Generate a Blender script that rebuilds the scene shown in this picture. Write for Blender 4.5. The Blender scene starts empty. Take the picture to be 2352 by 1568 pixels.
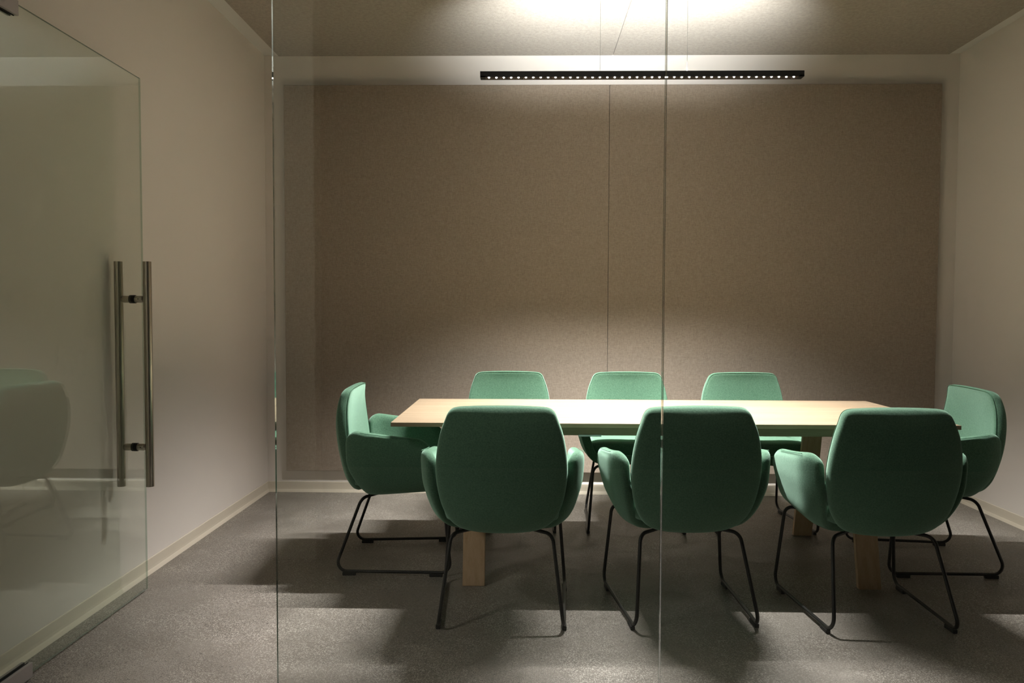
import bpy, bmesh, math
from mathutils import Vector, Matrix
PI = math.pi
scene = bpy.context.scene
COL = scene.collection

# ------------------------------------------------------------------ measured layout
F_PX, PITCH, YAW, ROLL, CAM_H = 1716.45, .0383, .0194, .0035, 1.2
XL, XR, YB, H = -1.7254, 2.7816, 4.9276, 2.8765
YG = 2.1152                      # plane of the glass front
TX, TY, TL, TW, TZ = .634, 3.647, 2.44, .893, .7265
LX0, LX1, LY, LZ0, LZ1 = -.230, 1.329, 3.685, 2.340, 2.368

# ------------------------------------------------------------------ helpers
def link(o, parent=None):
    COL.objects.link(o)
    if parent is not None: o.parent = parent
    return o
def obj(name, bm, m, parent=None, smooth=False):
    me = bpy.data.meshes.new(name)
    bmesh.ops.recalc_face_normals(bm, faces=bm.faces[:])
    bm.to_mesh(me); bm.free()
    if smooth:
        for p in me.polygons: p.use_smooth = True
    for mm in (m if isinstance(m, (list, tuple)) else [m]): me.materials.append(mm)
    return link(bpy.data.objects.new(name, me), parent)
def empty(name, loc=(0,0,0), rz=0.0):
    o = bpy.data.objects.new(name, None); o.location = loc; o.rotation_euler = (0,0,rz)
    o.empty_display_size = .1
    return link(o)
def tag(o, label, cat, group=None):
    o['label'] = label; o['category'] = cat
    if group: o['group'] = group
    return o
def struct(o):
    o['kind'] = 'structure'; return o
def box(bm, a, b, bev=0.0, seg=2):
    (x0,y0,z0),(x1,y1,z1) = a, b
    v = [bm.verts.new(p) for p in ((x0,y0,z0),(x1,y0,z0),(x1,y1,z0),(x0,y1,z0),(x0,y0,z1),(x1,y0,z1),(x1,y1,z1),(x0,y1,z1))]
    fs = [bm.faces.new([v[i] for i in q]) for q in ((0,3,2,1),(4,5,6,7),(0,1,5,4),(1,2,6,5),(2,3,7,6),(3,0,4,7))]
    if bev > 0:
        es = list({e for f in fs for e in f.edges})
        bmesh.ops.bevel(bm, geom=es, offset=bev, segments=seg, profile=.5, affect='EDGES')
    return bm
def newbox(a, b, bev=0.0, seg=2):
    return box(bmesh.new(), a, b, bev, seg)
def fillet(pts, radii, n=8):
    """polyline with rounded corners"""
    pts = [Vector(p) for p in pts]; out = [pts[0]]
    for i in range(1, len(pts)-1):
        p, a, b, r = pts[i], pts[i-1], pts[i+1], radii[i]
        u = (a-p).normalized(); w = (b-p).normalized()
        ang = u.angle(w); t = min(r/math.tan(ang/2), .49*(a-p).length, .49*(b-p).length); r = t*math.tan(ang/2)
        c = p + (u+w).normalized()*(r/math.sin(ang/2))
        s = p+u*t-c; e = p+w*t-c; tot = s.angle(e); ax = s.cross(e).normalized()
        for k in range(n+1):
            out.append(c + Matrix.Rotation(tot*k/n, 3, ax) @ s)
    out.append(pts[-1]); return out
def tube(bm, pts, r, n=12, closed=False, cap=True):
    pts = [Vector(p) for p in pts]; N = len(pts); rings = []
    t0 = (pts[1]-pts[0]).normalized()
    ref = Vector((0,0,1)) if abs(t0.z) < .9 else Vector((1,0,0))
    nrm = (ref - t0*ref.dot(t0)).normalized()
    for i, p in enumerate(pts):
        if closed: t = (pts[(i+1)%N]-pts[i-1]).normalized()
        elif i == 0: t = t0
        elif i == N-1: t = (pts[-1]-pts[-2]).normalized()
        else: t = ((pts[i+1]-p).normalized()+(p-pts[i-1]).normalized()).normalized()
        nrm = (nrm - t*nrm.dot(t)).normalized(); bn = t.cross(nrm)
        rings.append([bm.verts.new(p+(nrm*math.cos(2*PI*k/n)+bn*math.sin(2*PI*k/n))*r) for k in range(n)])
    m = N if closed else N-1
    for i in range(m):
        A, B = rings[i], rings[(i+1)%N]
        for k in range(n): bm.faces.new((A[k],A[(k+1)%n],B[(k+1)%n],B[k]))
    if cap and not closed:
        bm.faces.new(rings[0][::-1]); bm.faces.new(rings[-1])
    return bm
def interp(tab, t):
    """smooth (Catmull-Rom) interpolation of [(t, v), ...]"""
    if t <= tab[0][0]: return tab[0][1]
    if t >= tab[-1][0]: return tab[-1][1]
    for i in range(len(tab)-1):
        if tab[i][0] <= t <= tab[i+1][0]: break
    (t0,a),(t1,b) = tab[i], tab[i+1]; h = t1-t0; s = (t-t0)/h
    ma = ((b-tab[i-1][1])/(t1-tab[i-1][0]) if i > 0 else (b-a)/h)*h
    mb = ((tab[i+2][1]-a)/(tab[i+2][0]-t0) if i+2 < len(tab) else (b-a)/h)*h
    return (2*s**3-3*s*s+1)*a+(s**3-2*s*s+s)*ma+(-2*s**3+3*s*s)*b+(s**3-s*s)*mb
def spline(pts, per=6, closed=True):
    out = []; N = len(pts)
    for i in range(N if closed else N-1):
        p0, p1, p2, p3 = (pts[(i-1)%N], pts[i], pts[(i+1)%N], pts[(i+2)%N]) if closed else (pts[max(i-1,0)], pts[i], pts[i+1], pts[min(i+2,N-1)])
        for k in range(per):
            s = k/per
            out.append(tuple(.5*((2*b)+(-a+c)*s+(2*a-5*b+4*c-d)*s*s+(-a+3*b-3*c+d)*s**3) for a,b,c,d in zip(p0,p1,p2,p3)))
    if not closed: out.append(tuple(pts[-1]))
    return out
def apply_mods(o):
    dg = bpy.context.evaluated_depsgraph_get(); dg.update()
    me = bpy.data.meshes.new_from_object(o.evaluated_get(dg), depsgraph=dg)
    o.modifiers.clear(); o.data = me
    for p in me.polygons: p.use_smooth = True

# ------------------------------------------------------------------ materials
class NT:
    def __init__(s, name):
        s.m = bpy.data.materials.new(name); s.m.use_nodes = True; s.t = s.m.node_tree
        s.b = s.t.nodes.get('Principled BSDF'); s.out = s.t.nodes.get('Material Output')
    def n(s, typ, **kw):
        nd = s.t.nodes.new(typ)
        for k, v in kw.items():
            if k.startswith('i_'): nd.inputs[k[2:].replace('_',' ')].default_value = v
            else: setattr(nd, k, v)
        return nd
    def l(s, a, b): s.t.links.new(a, b)
    def coords(s, scale=(1,1,1), rot=(0,0,0)):
        tc = s.n('ShaderNodeTexCoord'); mp = s.n('ShaderNodeMapping'); mp.inputs['Scale'].default_value = scale; mp.inputs['Rotation'].default_value = rot
        s.l(tc.outputs['Object'], mp.inputs['Vector']); return mp.outputs['Vector']
    def noise(s, vec, scale, detail=4, rough=.55):
        n = s.n('ShaderNodeTexNoise'); n.inputs['Scale'].default_value = scale; n.inputs['Detail'].default_value = detail; n.inputs['Roughness'].default_value = rough
        s.l(vec, n.inputs['Vector']); return n.outputs['Fac']
    def ramp(s, fac, stops):
        r = s.n('ShaderNodeValToRGB'); e = r.color_ramp.elements
        while len(e) < len(stops): e.new(.5)
        for k, (p, c) in enumerate(stops): e[k].position = p; e[k].color = (*c, 1) if len(c) == 3 else c
        s.l(fac, r.inputs['Fac']); return r.outputs['Color']
    def mix(s, fac, a, b, mode='MIX'):
        x = s.n('ShaderNodeMix', data_type='RGBA', blend_type=mode)
        for sock, v in ((x.inputs[0], fac), (x.inputs[6], a), (x.inputs[7], b)):
            if hasattr(v, 'links'): s.l(v, sock)
            else: sock.default_value = v if not isinstance(v, tuple) else (*v, 1)[:4]
        return x.outputs[2]
    def math(s, op, a, b=0.0):
        x = s.n('ShaderNodeMath', operation=op)
        for sock, v in ((x.inputs[0], a), (x.inputs[1], b)):
            if hasattr(v, 'links'): s.l(v, sock)
            else: sock.default_value = v
        return x.outputs[0]
    def bump(s, h, strength, dist):
        b = s.n('ShaderNodeBump'); b.inputs['Strength'].default_value = strength; b.inputs['Distance'].default_value = dist
        s.l(h, b.inputs['Height']); s.l(b.outputs['Normal'], s.b.inputs['Normal'])
    def set(s, **kw):
        for k, v in kw.items():
            sock = s.b.inputs[k.replace('_',' ')]
            if hasattr(v, 'links'): s.l(v, sock)
            else: sock.default_value = (*v, 1) if isinstance(v, tuple) and len(v) == 3 else v
        return s
G = lambda v: (v, v, v)

def mat_paint(name, col, rough=.75, bump=.06):
    t = NT(name); v = t.coords()
    t.set(Base_Color=t.mix(t.noise(v, 1.7, 1), tuple(c*.975 for c in col), col), Roughness=rough)
    t.b.inputs['Specular IOR Level'].default_value = .3
    return t.m
M_WALL = mat_paint('white_wall_paint', (.895,.835,.772))
M_CEIL = mat_paint('white_ceiling_paint', (.80,.785,.75))
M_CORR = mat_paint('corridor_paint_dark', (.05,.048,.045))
M_CORRW = mat_paint('corridor_paint_light', (.80,.77,.70))

def mat_weave(name, c0, c1):
    t = NT(name)
    h = t.noise(t.coords((15,15,150)), 3.2, 2, .6)       # horizontal threads
    w = t.noise(t.coords((150,15,15)), 3.2, 2, .6)       # vertical threads (walls) / along the ceiling
    w2 = t.noise(t.coords((15,150,15)), 3.2, 2, .6)
    f = t.noise(t.coords(), 330, 2, .6)
    s = t.math('ADD', t.math('ADD', t.math('MULTIPLY', h, .34), t.math('MULTIPLY', w, .34)), t.math('ADD', t.math('MULTIPLY', w2, .10), t.math('MULTIPLY', f, .22)))
    t.set(Base_Color=t.ramp(s, [(.40, c0), (.60, c1)]), Roughness=.92, Sheen_Weight=.25, Sheen_Roughness=.5)
    t.b.inputs['Specular IOR Level'].default_value = .15
    t.bump(s, .22, .0018); return t.m
M_PANEL = mat_weave('brown_linen_panel', (.285,.232,.182), (.44,.362,.292))
M_CPANEL = mat_weave('brown_linen_uplit_ceiling_panel', (.31,.27,.225), (.44,.39,.33))  # same brown linen as the wall; uplight's whitening put into the colour
M_FRAME = mat_paint('panel_edge', (.24,.18,.125))

# chair felt
t = NT('green_wool_felt'); v = t.coords()
a = t.noise(v, 190, 3, .75); b_ = t.noise(v, 9, 3, .6)
c = t.mix(t.ramp(a, [(.27, G(0)), (.73, G(1))]), (.050,.114,.072), (.140,.262,.174))
c = t.mix(t.math('MULTIPLY', b_, .35), c, (.082,.170,.110))
t.set(Base_Color=c, Roughness=.95, Sheen_Weight=.85, Sheen_Roughness=.5)
t.b.inputs['Sheen Tint'].default_value = (.55,.85,.68,1)
t.b.inputs['Specular IOR Level'].default_value = .12
t.bump(a, .45, .0022); M_FELT = t.m
t = NT('green_seam_thread'); t.set(Base_Color=(.085,.205,.130), Roughness=.9); M_SEAM = t.m
t = NT('black_powder_coated_steel'); v = t.coords()
t.set(Base_Color=(.006,.006,.0055), Roughness=.42); t.bump(t.noise(v, 900, 1), .05, .0005); M_BLACK = t.m
t = NT('black_plastic'); t.set(Base_Color=(.008,.008,.008), Roughness=.6); M_PLAST = t.m

def mat_wood(name, sc, light, dark, rough=.5):
    t = NT(name)
    v = t.coords(sc); g1 = t.noise(v, 2.2, 6, .6); v2 = t.coords(tuple(x*4 for x in sc)); g2 = t.noise(v2, 4.0, 4, .6)
    s = t.math('ADD', t.math('MULTIPLY', g1, .65), t.math('MULTIPLY', g2, .35))
    c = t.ramp(s, [(.34, dark), (.60, light)])
    t.set(Base_Color=c, Roughness=rough); t.b.inputs['Specular IOR Level'].default_value = .3
    t.bump(s, .08, .0008); return t.m
WL, WD = (.315,.243,.166), (.245,.176,.110)
M_TOP = mat_wood('pale_ash_tabletop', (.55,14,14), WL, WD)
M_LEGW = mat_wood('pale_ash_leg', (22,22,.7), (.68,.49,.31), (.54,.37,.215), .5)

# concrete floor
t = NT('polished_concrete'); v = t.coords()
big = t.noise(v, 1.1, 3, .55); mid = t.noise(v, 7, 3, .6)
vor = t.n('ShaderNodeTexVoronoi'); vor.inputs['Scale'].default_value = 290; t.l(v, vor.inputs['Vector'])
sep = t.n('ShaderNodeSeparateColor'); t.l(vor.outputs['Color'], sep.inputs['Color'])
base = t.ramp(t.math('ADD', t.math('MULTIPLY', big, .6), t.math('MULTIPLY', mid, .4)), [(.35, (.170,.151,.129)), (.65, (.262,.237,.206))])
patch = t.ramp(t.noise(t.coords((1,1.7,1)), 1.6, 3, .6), [(.38, G(.12)), (.62, G(1))])
patch2 = t.ramp(t.noise(t.coords((1.3,1,1)), 2.3, 3, .6), [(.35, G(.15)), (.62, G(1))])
dark = t.ramp(sep.outputs[0], [(.70, G(0)), (.80, G(1))]); lite = t.ramp(sep.outputs[1], [(.66, G(0)), (.80, G(1))])
big_s = t.n('ShaderNodeTexVoronoi'); big_s.inputs['Scale'].default_value = 62; t.l(v, big_s.inputs['Vector'])
bs = t.n('ShaderNodeSeparateColor'); t.l(big_s.outputs['Color'], bs.inputs['Color'])
pebble = t.math('MULTIPLY', t.ramp(bs.outputs[2], [(.965, G(0)), (.98, G(1))]), t.ramp(big_s.outputs['Distance'], [(.22, G(1)), (.30, G(0))]))
fine = t.noise(v, 300, 3, .75)
c = t.mix(t.math('MULTIPLY', t.math('MULTIPLY', dark, patch), .62), base, (.070,.062,.054))
c = t.mix(t.math('MULTIPLY', t.math('MULTIPLY', lite, patch2), .60), c, (.60,.56,.50))
c = t.mix(t.math('MULTIPLY', pebble, .45), c, (.045,.042,.040))
c = t.mix(t.math('MULTIPLY', patch, .85), c, t.ramp(fine, [(.32, G(.05)), (.68, G(.95))]), 'OVERLAY')
t.set(Base_Color=c, Roughness=t.ramp(mid, [(.3, G(.40)), (.7, G(.56))]))
t.b.inputs['Specular IOR Level'].default_value = .42
t.bump(t.math('ADD', t.math('MULTIPLY', fine, .5), t.math('MULTIPLY', vor.outputs['Distance'], .6)), .2, .002)
M_FLOOR = t.m
t = NT('cream_vinyl_base'); v = t.coords()
t.set(Base_Color=t.mix(t.noise(v, 5, 3), (.74,.665,.54), (.80,.73,.60)), Roughness=.5); M_BASE = t.m
t = NT('brushed_steel'); v = t.coords((60,60,1.0)); s = t.noise(v, 40, 3)
t.set(Base_Color=t.mix(s, (.42,.385,.325), (.60,.56,.48)), Metallic=1.0, Roughness=.30); t.b.inputs['Anisotropic'].default_value = .5
M_STEEL = t.m
t = NT('satin_aluminium'); t.set(Base_Color=(.42,.39,.37), Metallic=.35, Roughness=.5); M_ALU = t.m
t = NT('grey_steel_plate'); t.set(Base_Color=(.80,.82,.92), Metallic=.0, Roughness=.4); M_PLATE = t.m  # pale non-metal colour stands in for the steel's bright reflection
t = NT('black_rubber'); t.set(Base_Color=(.01,.01,.01), Roughness=.7); M_RUB = t.m
t = NT('steel_wire'); t.set(Base_Color=(.75,.74,.72), Metallic=.6, Roughness=.35); M_WIRE = t.m
t = NT('black_housing'); t.set(Base_Color=(.006,.006,.006), Roughness=.5); M_HOUSE = t.m
t = NT('dark_bronze_reflector'); t.set(Base_Color=(.10,.075,.06), Metallic=.7, Roughness=.35); M_REFL = t.m
t = NT('led_lens'); t.set(Base_Color=(.9,.9,.9), Roughness=.3); t.b.inputs['Emission Color'].default_value = (1,.96,.92,1); t.b.inputs['Emission Strength'].default_value = 22.0; M_LED = t.m
t = NT('uplight_diffuser'); t.set(Base_Color=(.9,.9,.9), Roughness=.5); M_DIFF = t.m

def mat_glass(name, tint):
    t = NT(name); t.t.nodes.remove(t.b)
    g = t.n('ShaderNodeNewGeometry'); d = t.n('ShaderNodeVectorMath', operation='DOT_PRODUCT')
    t.l(g.outputs['Normal'], d.inputs[0]); t.l(g.outputs['Incoming'], d.inputs[1])
    c = t.math('SUBTRACT', 1.0, t.math('ABSOLUTE', d.outputs['Value']))
    F = t.math('ADD', t.math('MULTIPLY', t.math('POWER', c, 5.0), .957), .043)
    tr = t.n('ShaderNodeBsdfTransparent'); tr.inputs['Color'].default_value = (*tint, 1)
    gl = t.n('ShaderNodeBsdfGlossy'); gl.inputs['Roughness'].default_value = 0.0; gl.inputs['Color'].default_value = (.93,1,.95,1)
    mx = t.n('ShaderNodeMixShader'); t.l(F, mx.inputs[0]); t.l(tr.outputs[0], mx.inputs[1]); t.l(gl.outputs[0], mx.inputs[2])
    t.l(mx.outputs[0], t.out.inputs['Surface']); return t.m
M_GLASS = mat_glass('clear_glass', (.956,.965,.958))
M_DGLASS = mat_glass('door_glass', (.948,.974,.950))
t = NT('glass_cut_edge'); t.t.nodes.remove(t.b)
tr = t.n('ShaderNodeBsdfTransparent'); tr.inputs['Color'].default_value = (.14,.20,.165,1)
gl = t.n('ShaderNodeBsdfGlossy'); gl.inputs['Roughness'].default_value = .04; gl.inputs['Color'].default_value = (.75,.82,.80,1)
mx = t.n('ShaderNodeMixShader'); mx.inputs[0].default_value = .42; t.l(tr.outputs[0], mx.inputs[1]); t.l(gl.outputs[0], mx.inputs[2]); t.l(mx.outputs[0], t.out.inputs['Surface'])
M_GEDGE = t.m
M_DEDGE = mat_glass('door_glass_edge', (.62,.72,.66))

# ------------------------------------------------------------------ room shell
struct(obj('floor', newbox((-4.6,-3.2,-.12), (5.2,YB+.15,0)), M_FLOOR))
struct(obj('ceiling', newbox((-4.6,YG-.06,H), (5.2,YB+.15,H+.12)), M_CEIL))
struct(obj('ceiling_corridor', newbox((-4.6,-1.62,H), (5.2,YG-.061,H+.12)), M_CORR))
struct(obj('wall_back', newbox((XL-.15,YB,0), (XR+.15,YB+.15,H)), M_WALL))
struct(obj('wall_left', newbox((XL-.13,YG-.06,0), (XL,YB,H)), M_WALL))
struct(obj('wall_right', newbox((XR,YG-.06,0), (XR+.13,YB,H)), M_WALL))
struct(obj('wall_corridor_left', newbox((-4.6,YG-.06,0), (XL-.13,YG+.07,H)), M_WALL))
struct(obj('wall_corridor_right', newbox((XR+.13,YG-.06,0), (5.2,YG+.07,H)), M_WALL))
struct(obj('wall_rear', newbox((-4.6,-1.62,0), (5.2,-1.5,H)), M_CORR))
struct(obj('wall_facing_glass', newbox((-4.6,.54,0), (-1.02,.66,H)), M_CORRW))
struct(obj('wall_side_left', newbox((-4.72,-1.62,0), (-4.6,YG+.07,H)), M_CORRW))
struct(obj('wall_side_right', newbox((5.2,-1.62,0), (5.32,YG+.07,H)), M_CORR))

def cove(p0, p1, nrm):
    """vinyl cove base: vertical strip with a flared toe"""
    prof = [(0,0),(.0125,0),(.0125,.0015),(.0075,.014),(.0045,.0195),(.0035,.030),(.0032,.066),(.0022,.069),(0,.0695)]
    bm = bmesh.new(); n = Vector(nrm); rings = []
    for p in (p0, p1): rings.append([bm.verts.new(Vector(p)+n*d+Vector((0,0,z))) for d, z in prof])
    for k in range(len(prof)):
        j = (k+1) % len(prof); bm.faces.new((rings[0][k], rings[0][j], rings[1][j], rings[1][k]))
    bm.faces.new(rings[0]); bm.faces.new(rings[1][::-1]); return bm
struct(obj('baseboard_back', cove((XL,YB,0), (XR,YB,0), (0,-1,0)), M_BASE))
LJ = 2.262
struct(obj('baseboard_left', cove((XL,LJ+.001,0), (XL,YB-.004,0), (1,0,0)), M_BASE))
struct(obj('baseboard_left', cove((XL,YG+.0,0), (XL,LJ-.001,0), (1,0,0)), M_BASE))
struct(obj('baseboard_right', cove((XR,YG,0), (XR,YB-.004,0), (-1,0,0)), M_BASE))

# fabric panels
def fabric_panel(name, a, b, m, lab, grp):
    o = obj(name, newbox(a, b, .003, 2), m); return tag(o, lab, 'wall panel' if 'wall' in name else 'ceiling panel', grp)
fabric_panel('wall_panel', (-1.5871,4.8876,.1504), (.5285,YB-.0005,2.673), M_PANEL, 'brown woven fabric wall panel on the back wall, left of the vertical seam', 'fabric panels on the back wall')
fabric_panel('wall_panel', (.5305,4.8876,.1504), (2.6521,YB-.0005,2.673), M_PANEL, 'brown woven fabric wall panel on the back wall, right of the vertical seam', 'fabric panels on the back wall')
fabric_panel('acoustic_panel', (-1.590,2.28,2.829), (.5385,4.8076,H-.0005), M_CPANEL, 'brown woven fabric ceiling panel left of the seam, above the left end of the table', 'fabric panels on the ceiling')
fabric_panel('acoustic_panel', (.5405,2.28,2.829), (2.6437,4.8076,H-.0005), M_CPANEL, 'brown woven fabric ceiling panel right of the seam, above the right end of the table', 'fabric panels on the ceiling')

# ------------------------------------------------------------------ glass front
def pane(name, a, b, edge_axes, m=M_GLASS):
    o = obj(name, newbox(a, b), [m, M_GEDGE if m is M_GLASS else M_DEDGE])
    for p in o.data.polygons:
        if any(abs(p.normal[ax]) > .5 for ax in edge_axes): p.material_index = 1
    return o
struct(pane('window_1', (-.7189,YG,.002), (.3843,YG+.012,H-.002), (0,2)))
struct(pane('window_2', (.3881,YG,.002), (XR-.001,YG+.012,H-.002), (0,2)))

t = NT('clear_silicone'); t.t.nodes.remove(t.b)
tr = t.n('ShaderNodeBsdfTransparent'); tr.inputs['Color'].default_value = (.97,.95,.94,1)
tl = t.n('ShaderNodeBsdfTranslucent'); tl.inputs['Color'].default_value = (.85,.80,.76,1)
mx = t.n('ShaderNodeMixShader'); mx.inputs[0].default_value = .22; t.l(tr.outputs[0], mx.inputs[1]); t.l(tl.outputs[0], mx.inputs[2]); t.l(mx.outputs[0], t.out.inputs['Surface'])
M_SIL = t.m
struct(obj('trim_1', newbox((.3846,YG+.0004,.002), (.3878,YG+.0116,H-.002)), M_SIL))
XD, DY0, DY1, DZ0, DZ1 = -1.6265, 2.135, 3.139, .012, 2.1752
door = struct(pane('door_1', (XD-.004,DY0,DZ0), (XD+.004,DY1,DZ1), (1,2), M_DGLASS))
door.data.materials.append(M_GEDGE)
for p in door.data.polygons:
    if abs(p.normal.z) > .5: p.material_index = 2
def bar(x, z0, z1, y, r):
    bm = bmesh.new(); tube(bm, [(x,y,z0),(x,y,z0+.001),(x,y,z1-.001),(x,y,z1)], r, 28)
    return bm
hy = 3.062
for s, zc in ((1, 1), (-1, 1)):
    hb = obj('handle_bar', bar(XD+s*.060, .472, 1.406, hy, .0165), M_STEEL, door, True)
    hb['label'] = 'brushed steel pull bar'
    for zz in (1.2507, .6365):
        bm = bmesh.new()
        pr = [(.0065,.0135),(.012,.0145),(.036,.0145),(.046,.0125)]
        rings = [[bm.verts.new((XD+s*d, hy+math.cos(2*PI*k/24)*r, zz+math.sin(2*PI*k/24)*r)) for k in range(24)] for d, r in pr]
        for A, B in zip(rings, rings[1:]):
            for k in range(24): bm.faces.new((A[k],A[(k+1)%24],B[(k+1)%24],B[k]))
        bm.faces.new(rings[0]); bm.faces.new(rings[-1][::-1])
        so = obj('standoff', bm, M_STEEL, hb, True)
        if s == 1:
            bm = bmesh.new(); tube(bm, [(XD+.028,hy-.0148,zz+.001),(XD+.028,hy-.0140,zz+.001)], .0022, 10); obj('set_screw', bm, M_RUB, hb)
for o in list(door.children):
    for p in o.data.polygons: p.use_smooth = True
    m = o.modifiers.new('e', 'EDGE_SPLIT'); m.split_angle = math.radians(40)
for zz in (1.2507, .6365):
    bm = bmesh.new(); tube(bm, [(XD-.0115,hy,zz),(XD+.0105,hy,zz)], .0172, 28)
    g = obj('gasket', bm, M_RUB, door); g['label'] = 'black rubber washer'
for nm, z0, z1 in (('top', DZ1-.044, DZ1+.004), ('bottom', .007, .0555)):
    bm = bmesh.new()
    box(bm, (XD+.0075,DY0-.005,z0), (XD+.0185,2.368,z1), .0012)
    box(bm, (XD-.0185,DY0-.005,z0), (XD-.0075,2.368,z1), .0012)
    pf = obj('patch_fitting', bm, M_ALU, door); pf['label'] = 'satin metal patch fitting at the %s corner' % nm
    bm = bmesh.new()
    gz0, gz1 = (z0-.002, z1) if nm == 'top' else (z0, z1+.0005)
    box(bm, (XD-.0075,DY0-.003,gz0), (XD-.0041,2.362,gz1)); box(bm, (XD+.0041,DY0-.003,gz0), (XD+.0075,2.362,gz1))
    obj('gasket_strip', bm, M_RUB, pf)

# ------------------------------------------------------------------ table
tab = empty('meeting_table', (TX,TY,0), .0043)
tag(tab, 'long pale ash meeting table with slanted plank legs in the middle of the room', 'table')
TT = .0185
obj('tabletop', newbox((-TL/2,-TW/2,TZ-TT), (TL/2,TW/2,TZ), .0014), M_TOP, tab)
ax0, ax1, ay0, ay1, az0 = -.905, .925, -.275, .275, .647
for nm, a, b in (('apron', (ax0,ay0,az0), (ax1,ay0+.022,TZ-TT-.0002)), ('apron', (ax0,ay1-.022,az0), (ax1,ay1,TZ-TT-.0002)),
                 ('end_rail', (ax0,ay0+.0225,az0), (ax0+.022,ay1-.0225,TZ-TT-.0002)), ('end_rail', (ax1-.022,ay0+.0225,az0), (ax1,ay1-.0225,TZ-TT-.0002))):
    obj(nm, newbox(a, b, .001), M_TOP, tab)
for lx in (-.8635, .867):
    for s in (-1, 1):
        bm = bmesh.new(); t_ = .026
        yt, yb = s*.275, s*.408          # outer face: top, bottom
        zt, hw = az0, .049
        pr = [(yb,0),(yb-s*t_,0),(yt-s*t_,zt),(yt,zt)]
        L = [[bm.verts.new((lx+d,y,z)) for y, z in pr] for d in (-hw, hw)]
        for k in range(4): bm.faces.new((L[0][k],L[0][(k+1)%4],L[1][(k+1)%4],L[1][k]))
        bm.faces.new(L[0]); bm.faces.new(L[1][::-1])
        bmesh.ops.bevel(bm, geom=bm.edges[:], offset=.002, segments=2, affect='EDGES')
        obj('leg', bm, M_LEGW, tab)
pl = obj('cable_plate', newbox((.236-TX,ay0-.006,az0-.0045), (.339-TX,ay0+.05,az0+.0035), .0005), M_PLATE, tab)
pl['label'] = 'small grey steel plate under the front apron'

# ------------------------------------------------------------------ chair (front = +y)
right = [(.085,.364),(.14,.371),(.184,.392),(.215,.430),(.236,.482),(.248,.543),(.253,.603),(.250,.655),(.2425,.706),(.2315,.754),(.2160,.797),(.2045,.824),(.1885,.8385),(.166,.8445),(.135,.8465),(.075,.8485)]
right = [(x*.976, z) for x, z in right]
outl = spline([(0,.362)] + right + [(0,.8492)] + [(-x,z) for x, z in right[::-1]], 5)
SIDE = [(.35,-.118),(.385,-.158),(.44,-.196),(.53,-.226),(.62,-.243),(.71,-.251),(.77,-.250),(.82,-.242),(.855,-.230)]
def back_rear(x, z):
    r = min(abs(x)/.25, 1.0)
    amp = interp([(.36,.078),(.42,.062),(.50,.046),(.68,.036),(.78,.018),(.85,.002)], z)
    return interp(SIDE, z) - amp*(1-r*r)
def back_thick(z): return interp([(.36,.040),(.5,.050),(.7,.055),(.86,.042)], z)
def make_back(parent):
    bm = bmesh.new(); cx, cz = 0.0, .615; n = len(outl)
    ins = [0,.0035,.008,.014,.022,.035,.055,.085,.125]
    def pt(x, z, d, side):
        # side -1 rear, +1 front ; d inset from the rim
        T = back_thick(z); R = .021; e = min(d/R, 1.0)
        hgt = .30*T + .20*T*math.sqrt(max(0, 1-(1-e)**2)) + .006*min(1, max(0, (d-.01)/.1))
        mid = back_rear(x, z) + T/2
        return (x, mid + side*hgt, z)
    rings = {}
    for side in (-1, 1):
        L = []
        for d in ins:
            ring = []
            for (x, z) in outl:
                v = Vector((x-cx, z-cz)); l = v.length; v = v*((l-d)/l)
                ring.append(bm.verts.new(pt(v.x+cx, v.y+cz, d, side)))
            L.append(ring)
        # shrink to the centre
        for q in (.6, .35, .12):
            ring = []
            for (x, z) in outl:
                v = Vector((x-cx, z-cz)); l = v.length; v = v*((l-ins[-1])/l)*q
                ring.append(bm.verts.new(pt(v.x+cx, v.y+cz, .2, side)))
            L.append(ring)
        for A, B in zip(L, L[1:]):
            for k in range(n):
                f = (A[k],A[(k+1)%n],B[(k+1)%n],B[k]); bm.faces.new(f)
        bm.faces.new(L[-1]); rings[side] = L[0]
    # middle of the rim bulges slightly
    mid = []
    for (x, z) in outl:
        v = Vector((x-cx, z-cz)); l = v.length; v = v*((l+.003)/l)
        mid.append(bm.verts.new((v.x+cx, back_rear(x, z)+back_thick(z)/2, v.y+cz)))
    for k in range(n):
        j = (k+1) % n
        bm.faces.new((rings[-1][k], rings[-1][j], mid[j], mid[k])); bm.faces.new((mid[k], mid[j], rings[1][j], rings[1][k]))
    b = obj('backrest', bm, M_FELT, parent, True)
    sm = bmesh.new(); pts = []
    for (x, z) in outl:
        if z < .40: continue
        v = Vector((x-cx, z-cz)); l = v.length; v = v*((l-.001)/l); p = pt(v.x+cx, v.y+cz, .0035, 1); pts.append(p)
    # order: outl starts at the bottom centre, runs up the right side, over and down the left
    tube(sm, pts, .0012, 6); obj('seam', sm, M_SEAM, b, True)
    return b

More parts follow.
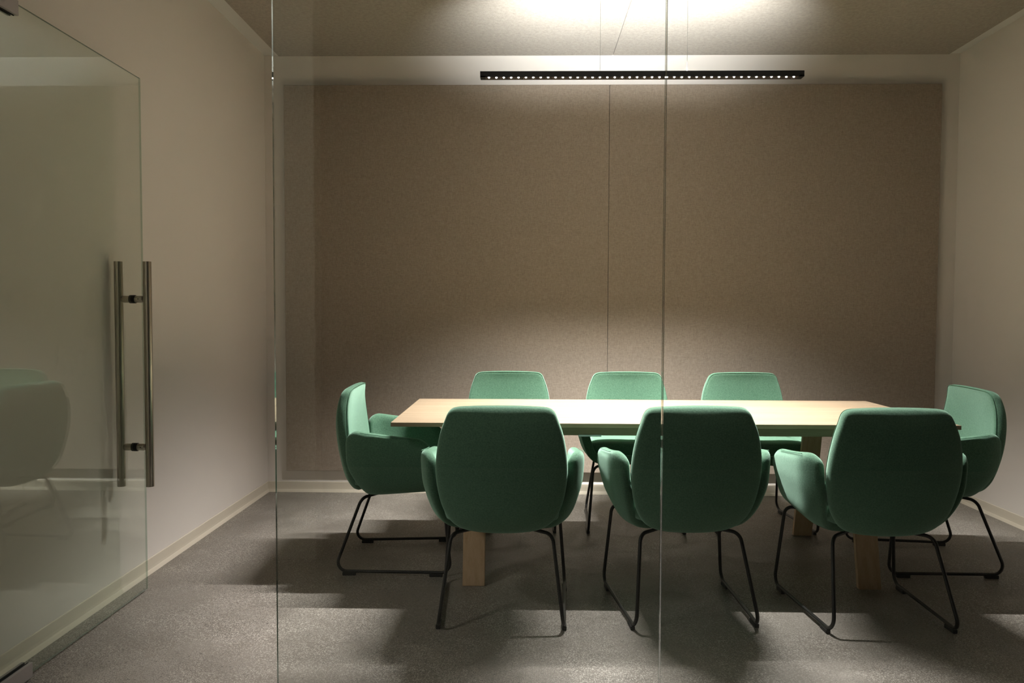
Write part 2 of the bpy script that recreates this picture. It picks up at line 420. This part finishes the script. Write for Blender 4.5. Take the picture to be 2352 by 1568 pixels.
def arm_pt(u, v):
    """mid-surface of the tub. u in [-1,1] across (arm top, under the seat, arm top), v in [0,1] rear to front"""
    s = 1 if u >= 0 else -1; a = abs(u)
    # cross-section (x,z) at the front
    PX = [(0,0),(.18,.098),(.34,.188),(.44,.228),(.52,.250),(.60,.265),(.72,.279),(.86,.294),(1,.300)]
    PZ = [(0,.390),(.18,.390),(.34,.392),(.44,.401),(.52,.424),(.60,.456),(.72,.508),(.86,.560),(1,1)]
    x = interp(PX, a)
    rear = max(0, 1-v/.26)
    x *= 1-(.16-.030*max(0, min(1, (a-.45)/.3)))*rear**2.2*(.35+.65*min(1, a/.5))
    ztop = .682 - .062*v + .014*v**3
    if v > .84: ztop -= .060*((v-.84)/.16)**2.2
    if v < .12: ztop -= .045*((.12-v)/.12)**2
    if a > .86: z = .560 + (ztop-.560)*(a-.86)/.14
    else: z = interp(PZ[:-1], a)
    z += -.014*(1-v) if a < .6 else -.014*(1-v)*max(0, (1-a)/.4)
    x -= .008*v*v*(1 if a > .5 else 2*a)
    z += .012*v*max(0, 1-a/.9)
    y0 = -.200 + .078*min(1, max(0, (.52-z)/.14))**1.4
    y1 = .184 + .030*max(0, min(1, (.6-z)/.2))
    return Vector((s*x, y0+(y1-y0)*v, z))
def make_shell(parent):
    bm = bmesh.new()
    us = [-1,-.93,-.86,-.78,-.68,-.58,-.50,-.42,-.34,-.24,-.12,0,.12,.24,.34,.42,.50,.58,.68,.78,.86,.93,1]
    vs = [0,.05,.11,.18,.26,.38,.52,.66,.78,.86,.93,.975,1]
    g = [[bm.verts.new(arm_pt(u, v)) for u in us] for v in vs]
    for i in range(len(vs)-1):
        for k in range(len(us)-1): bm.faces.new((g[i][k],g[i][k+1],g[i+1][k+1],g[i+1][k]))
    o = obj('seat_shell', bm, M_FELT, parent, True)
    s = o.modifiers.new('s', 'SOLIDIFY'); s.thickness = .047; s.offset = 0; s.use_even_offset = False
    b = o.modifiers.new('b', 'SUBSURF'); b.levels = 2; b.render_levels = 2
    apply_mods(o)
    for s in (-1, 1):
        sm = bmesh.new(); pts = []
        N = 22
        for k in range(N+1):
            v = .17+.58*k/N; p = arm_pt(s*.985, v); pts.append((p.x+s*.0180, p.y, p.z+.0052))
        tube(sm, pts, .0013, 6); obj('seam', sm, M_SEAM, o, True)
    return o
def make_cushion(parent):
    bm = bmesh.new()
    half = [(.0,-.205),(.12,-.205),(.185,-.195),(.218,-.165),(.236,-.08),(.250,.03),(.253,.105),(.243,.150),(.205,.170),(.12,.177),(0,.179)]
    ol = spline(half + [(-x,y) for x, y in half[-2:0:-1]], 4); n = len(ol)
    prof = [(-.030,.402),(-.008,.411),(.0,.430),(.0,.450),(-.003,.466),(-.010,.479),(-.022,.4875),(-.045,.493),(-.085,.4965),(-.15,.499)]
    L = []
    for d, z in prof:
        ring = []
        for x, y in ol:
            v = Vector((x, y-.02)); l = v.length; v = v*((l+d)/l)
            ring.append(bm.verts.new((v.x, v.y+.02, z+.006*(v.y/.25))))
        L.append(ring)
    for A, B in zip(L, L[1:]):
        for k in range(n): bm.faces.new((A[k],A[(k+1)%n],B[(k+1)%n],B[k]))
    bm.faces.new(L[0]); bm.faces.new(L[-1][::-1])
    o = obj('seat_cushion', bm, M_FELT, parent, True)
    sm = bmesh.new(); tube(sm, [(x*.988, .02+(y-.02)*.988, .4795+.006*(y/.25)) for x, y in ol], .0014, 6, closed=True); obj('seam', sm, M_SEAM, o, True)
    return o
TR = .0072
def make_frame(parent):
    bm = bmesh.new()
    for s in (-1, 1):
        P = [(s*.012,-.012,.350),(s*.196,-.150,.345),(s*.236,-.270,.0185),(s*.265,.266,.0185),(s*.236,.228,.368),(s*.012,.060,.358)]
        tube(bm, fillet(P, [0,.045,.042,.042,.040,0], 9), TR, 12)
    box(bm, (-.085,-.075,.351), (.085,.075,.364), .002)
    o = obj('sled_frame', bm, M_BLACK, parent, True)
    m = o.modifiers.new('e', 'EDGE_SPLIT'); m.split_angle = math.radians(40)
    for s in (-1, 1):
        for yy in (-.200, .198):
            xx = s*(.2507+(.0145*yy/.268)); bm = bmesh.new()
            box(bm, (-.0085,-.030,0), (.0085,.030,.0155), .0025)
            bmesh.ops.translate(bm, verts=bm.verts[:], vec=(xx,yy,0)); g = obj('floor_glide', bm, M_PLAST, parent)
def make_chair():
    c = empty('meeting_chair'); make_back(c); make_shell(c); make_cushion(c); make_frame(c); return c
def copy_tree(o, parent=None):
    c = o.copy(); COL.objects.link(c)
    if parent is not None: c.parent = parent
    for ch in list(o.children): copy_tree(ch, c)
    return c
D = math.radians
chairs = [
 ((-.092,3.014), 0,      'green armchair with its back turned, leftmost of the three nearest the glass front', 'chairs along the near side of the table'),
 ((.630,3.042), D(4.2),  'green armchair with its back turned, crossed by the vertical glass joint', 'chairs along the near side of the table'),
 ((1.370,3.019), D(1.7), 'green armchair with its back turned, rightmost of the three nearest the glass front', 'chairs along the near side of the table'),
 ((-.104,4.260), PI,     'green armchair across the table, the one of three nearest the left wall', 'chairs along the far side of the table'),
 ((.602,4.260), PI,      'green armchair across the table, middle of three, in front of the wall panel seam', 'chairs along the far side of the table'),
 ((1.300,4.262), PI+D(2.5), 'green armchair across the table, the one of three nearest the right wall', 'chairs along the far side of the table'),
 ((-.614,3.605), -PI/2+D(2), 'green armchair seen side-on at the left end of the table', 'chairs at the two ends of the table'),
 ((1.934,3.652), PI/2-D(3),   'green armchair at the right end of the table, beside the right wall', 'chairs at the two ends of the table'),
]
proto = make_chair()
for i, ((x, y), rz, lab, grp) in enumerate(chairs):
    c = proto if i == 0 else copy_tree(proto)
    c.location = (x, y, 0); c.rotation_euler = (0, 0, rz); tag(c, lab, 'chair', grp)

# ------------------------------------------------------------------ pendant lamp
lamp = empty('pendant_lamp', ((LX0+LX1)/2, LY, LZ0)); tag(lamp, 'slim black linear pendant lamp with a row of small lights above the table', 'lamp')
HL, HW, HH = (LX1-LX0)/2, .0235, LZ1-LZ0
NC = 42; PITCHC = 1.511/NC
REC = .0062
bm = bmesh.new()
box(bm, (-HL,-HW,REC), (HL,HW,HH), .0006)
for s in (-1, 1):
    box(bm, (-HL,s*HW-(.0012 if s > 0 else 0),0), (HL,s*HW+(.0012 if s < 0 else 0),REC+.0005))
    a, b = sorted((s*HL, s*(NC*PITCHC/2))); box(bm, (a,-HW,0), (b,HW,REC+.0005))
obj('housing', bm, M_HOUSE, lamp)
bm = newbox((-HL+.02,-HW+.006,HH), (HL-.02,HW-.006,HH+.0006)); obj('uplight_diffuser', bm, M_DIFF, lamp)
# one square reflector cell with its lens, copied 41 times
bm = bmesh.new(); a = PITCHC/2-.0004; b2 = HW-.0016; r = .0058
o4 = [bm.verts.new((x,y,.0004)) for x, y in ((-a,-b2),(a,-b2),(a,b2),(-a,b2))]
i4 = [bm.verts.new((x,y,REC-.0004)) for x, y in ((-r,-r),(r,-r),(r,r),(-r,r))]
for k in range(4): bm.faces.new((o4[k],o4[(k+1)%4],i4[(k+1)%4],i4[k]))
bm.faces.new(i4)
cell0 = obj('reflector_cell', bm, M_REFL, lamp)
bm = bmesh.new(); bmesh.ops.create_uvsphere(bm, u_segments=14, v_segments=10, radius=1.0)
bmesh.ops.scale(bm, vec=(.0048,.0048,.0034), verts=bm.verts[:]); bmesh.ops.translate(bm, vec=(0,0,.0045), verts=bm.verts[:])
lens0 = obj('led_lens', bm, M_LED, cell0, True)
spot = bpy.data.lights.new('downlight_beam', 'SPOT'); spot.energy = 24; spot.color = (1,.962,.93); spot.shadow_soft_size = .006
spot.spot_size = math.radians(98); spot.spot_blend = .95
for k in range(NC):
    c = cell0 if k == 0 else copy_tree(cell0, lamp)
    xx = (k-(NC-1)/2)*PITCHC; c.location = (xx,0,0)
    l = bpy.data.objects.new('downlight_beam', spot); COL.objects.link(l); l.location = (lamp.location.x+xx, LY, LZ0-.008)
for px in (.352, .772):
    bm = bmesh.new(); x = px-lamp.location.x
    tube(bm, [(x,0,HH),(x,0,2.829-LZ0)], .0008, 8); w = obj('suspension_wire', bm, M_WIRE, lamp)
up = bpy.data.lights.new('uplight_beam', 'SPOT'); up.energy = 21.0; up.color = (.96,.98,1); up.shadow_soft_size = .004
up.spot_size = math.radians(78); up.spot_blend = 1.0
for sgn in (-1, 1):
    for k in range(10):
        uo = bpy.data.objects.new('uplight_beam', up); COL.objects.link(uo)
        uo.location = (lamp.location.x+(k-4.5)*.145, LY+sgn*.008, LZ1+.0052); uo.rotation_euler = (PI+sgn*math.radians(48),0,0)

# corridor ceiling light left of the viewpoint
cl = bpy.data.lights.new('corridor_ceiling_light', 'AREA'); cl.shape = 'SQUARE'; cl.size = .35; cl.energy = 19; cl.color = (1,.96,.90)
co = bpy.data.objects.new('corridor_ceiling_light', cl); COL.objects.link(co); co.location = (-2.3,1.30,2.86)

w = bpy.data.worlds.new('world'); scene.world = w; w.use_nodes = True
w.node_tree.nodes['Background'].inputs['Color'].default_value = (.9,.95,1,1); w.node_tree.nodes['Background'].inputs['Strength'].default_value = .0

# ------------------------------------------------------------------ camera
cam = bpy.data.cameras.new('camera'); cam.sensor_width = 36; cam.lens = F_PX*36/2352; cam.clip_start = .01
cob = bpy.data.objects.new('camera', cam); COL.objects.link(cob)
cy, sy, cp, sp = math.cos(YAW), math.sin(YAW), math.cos(PITCH), math.sin(PITCH)
fwd = Vector((-sy*cp, cy*cp, -sp)); rt = Vector((cy, sy, 0)); upv = rt.cross(fwd)
c_, s_ = math.cos(ROLL), math.sin(ROLL)
R_, U_ = c_*rt+s_*upv, -s_*rt+c_*upv
M = Matrix((( R_.x,U_.x,-fwd.x,0),(R_.y,U_.y,-fwd.y,0),(R_.z,U_.z,-fwd.z,CAM_H),(0,0,0,1)))
cob.matrix_world = M; scene.camera = cob

vs = scene.view_settings; vs.view_transform = 'Standard'; vs.look = 'None'; vs.gamma = 1; vs.use_curve_mapping = False; vs.exposure = 0.24
cy_ = scene.cycles; cy_.max_bounces = 6; cy_.diffuse_bounces = 3; cy_.glossy_bounces = 3; cy_.transparent_max_bounces = 16; cy_.use_adaptive_sampling = True; cy_.adaptive_threshold = .10; cy_.adaptive_min_samples = 16; cy_.caustics_reflective = False; cy_.caustics_refractive = False
cy_.sample_clamp_indirect = 4.0
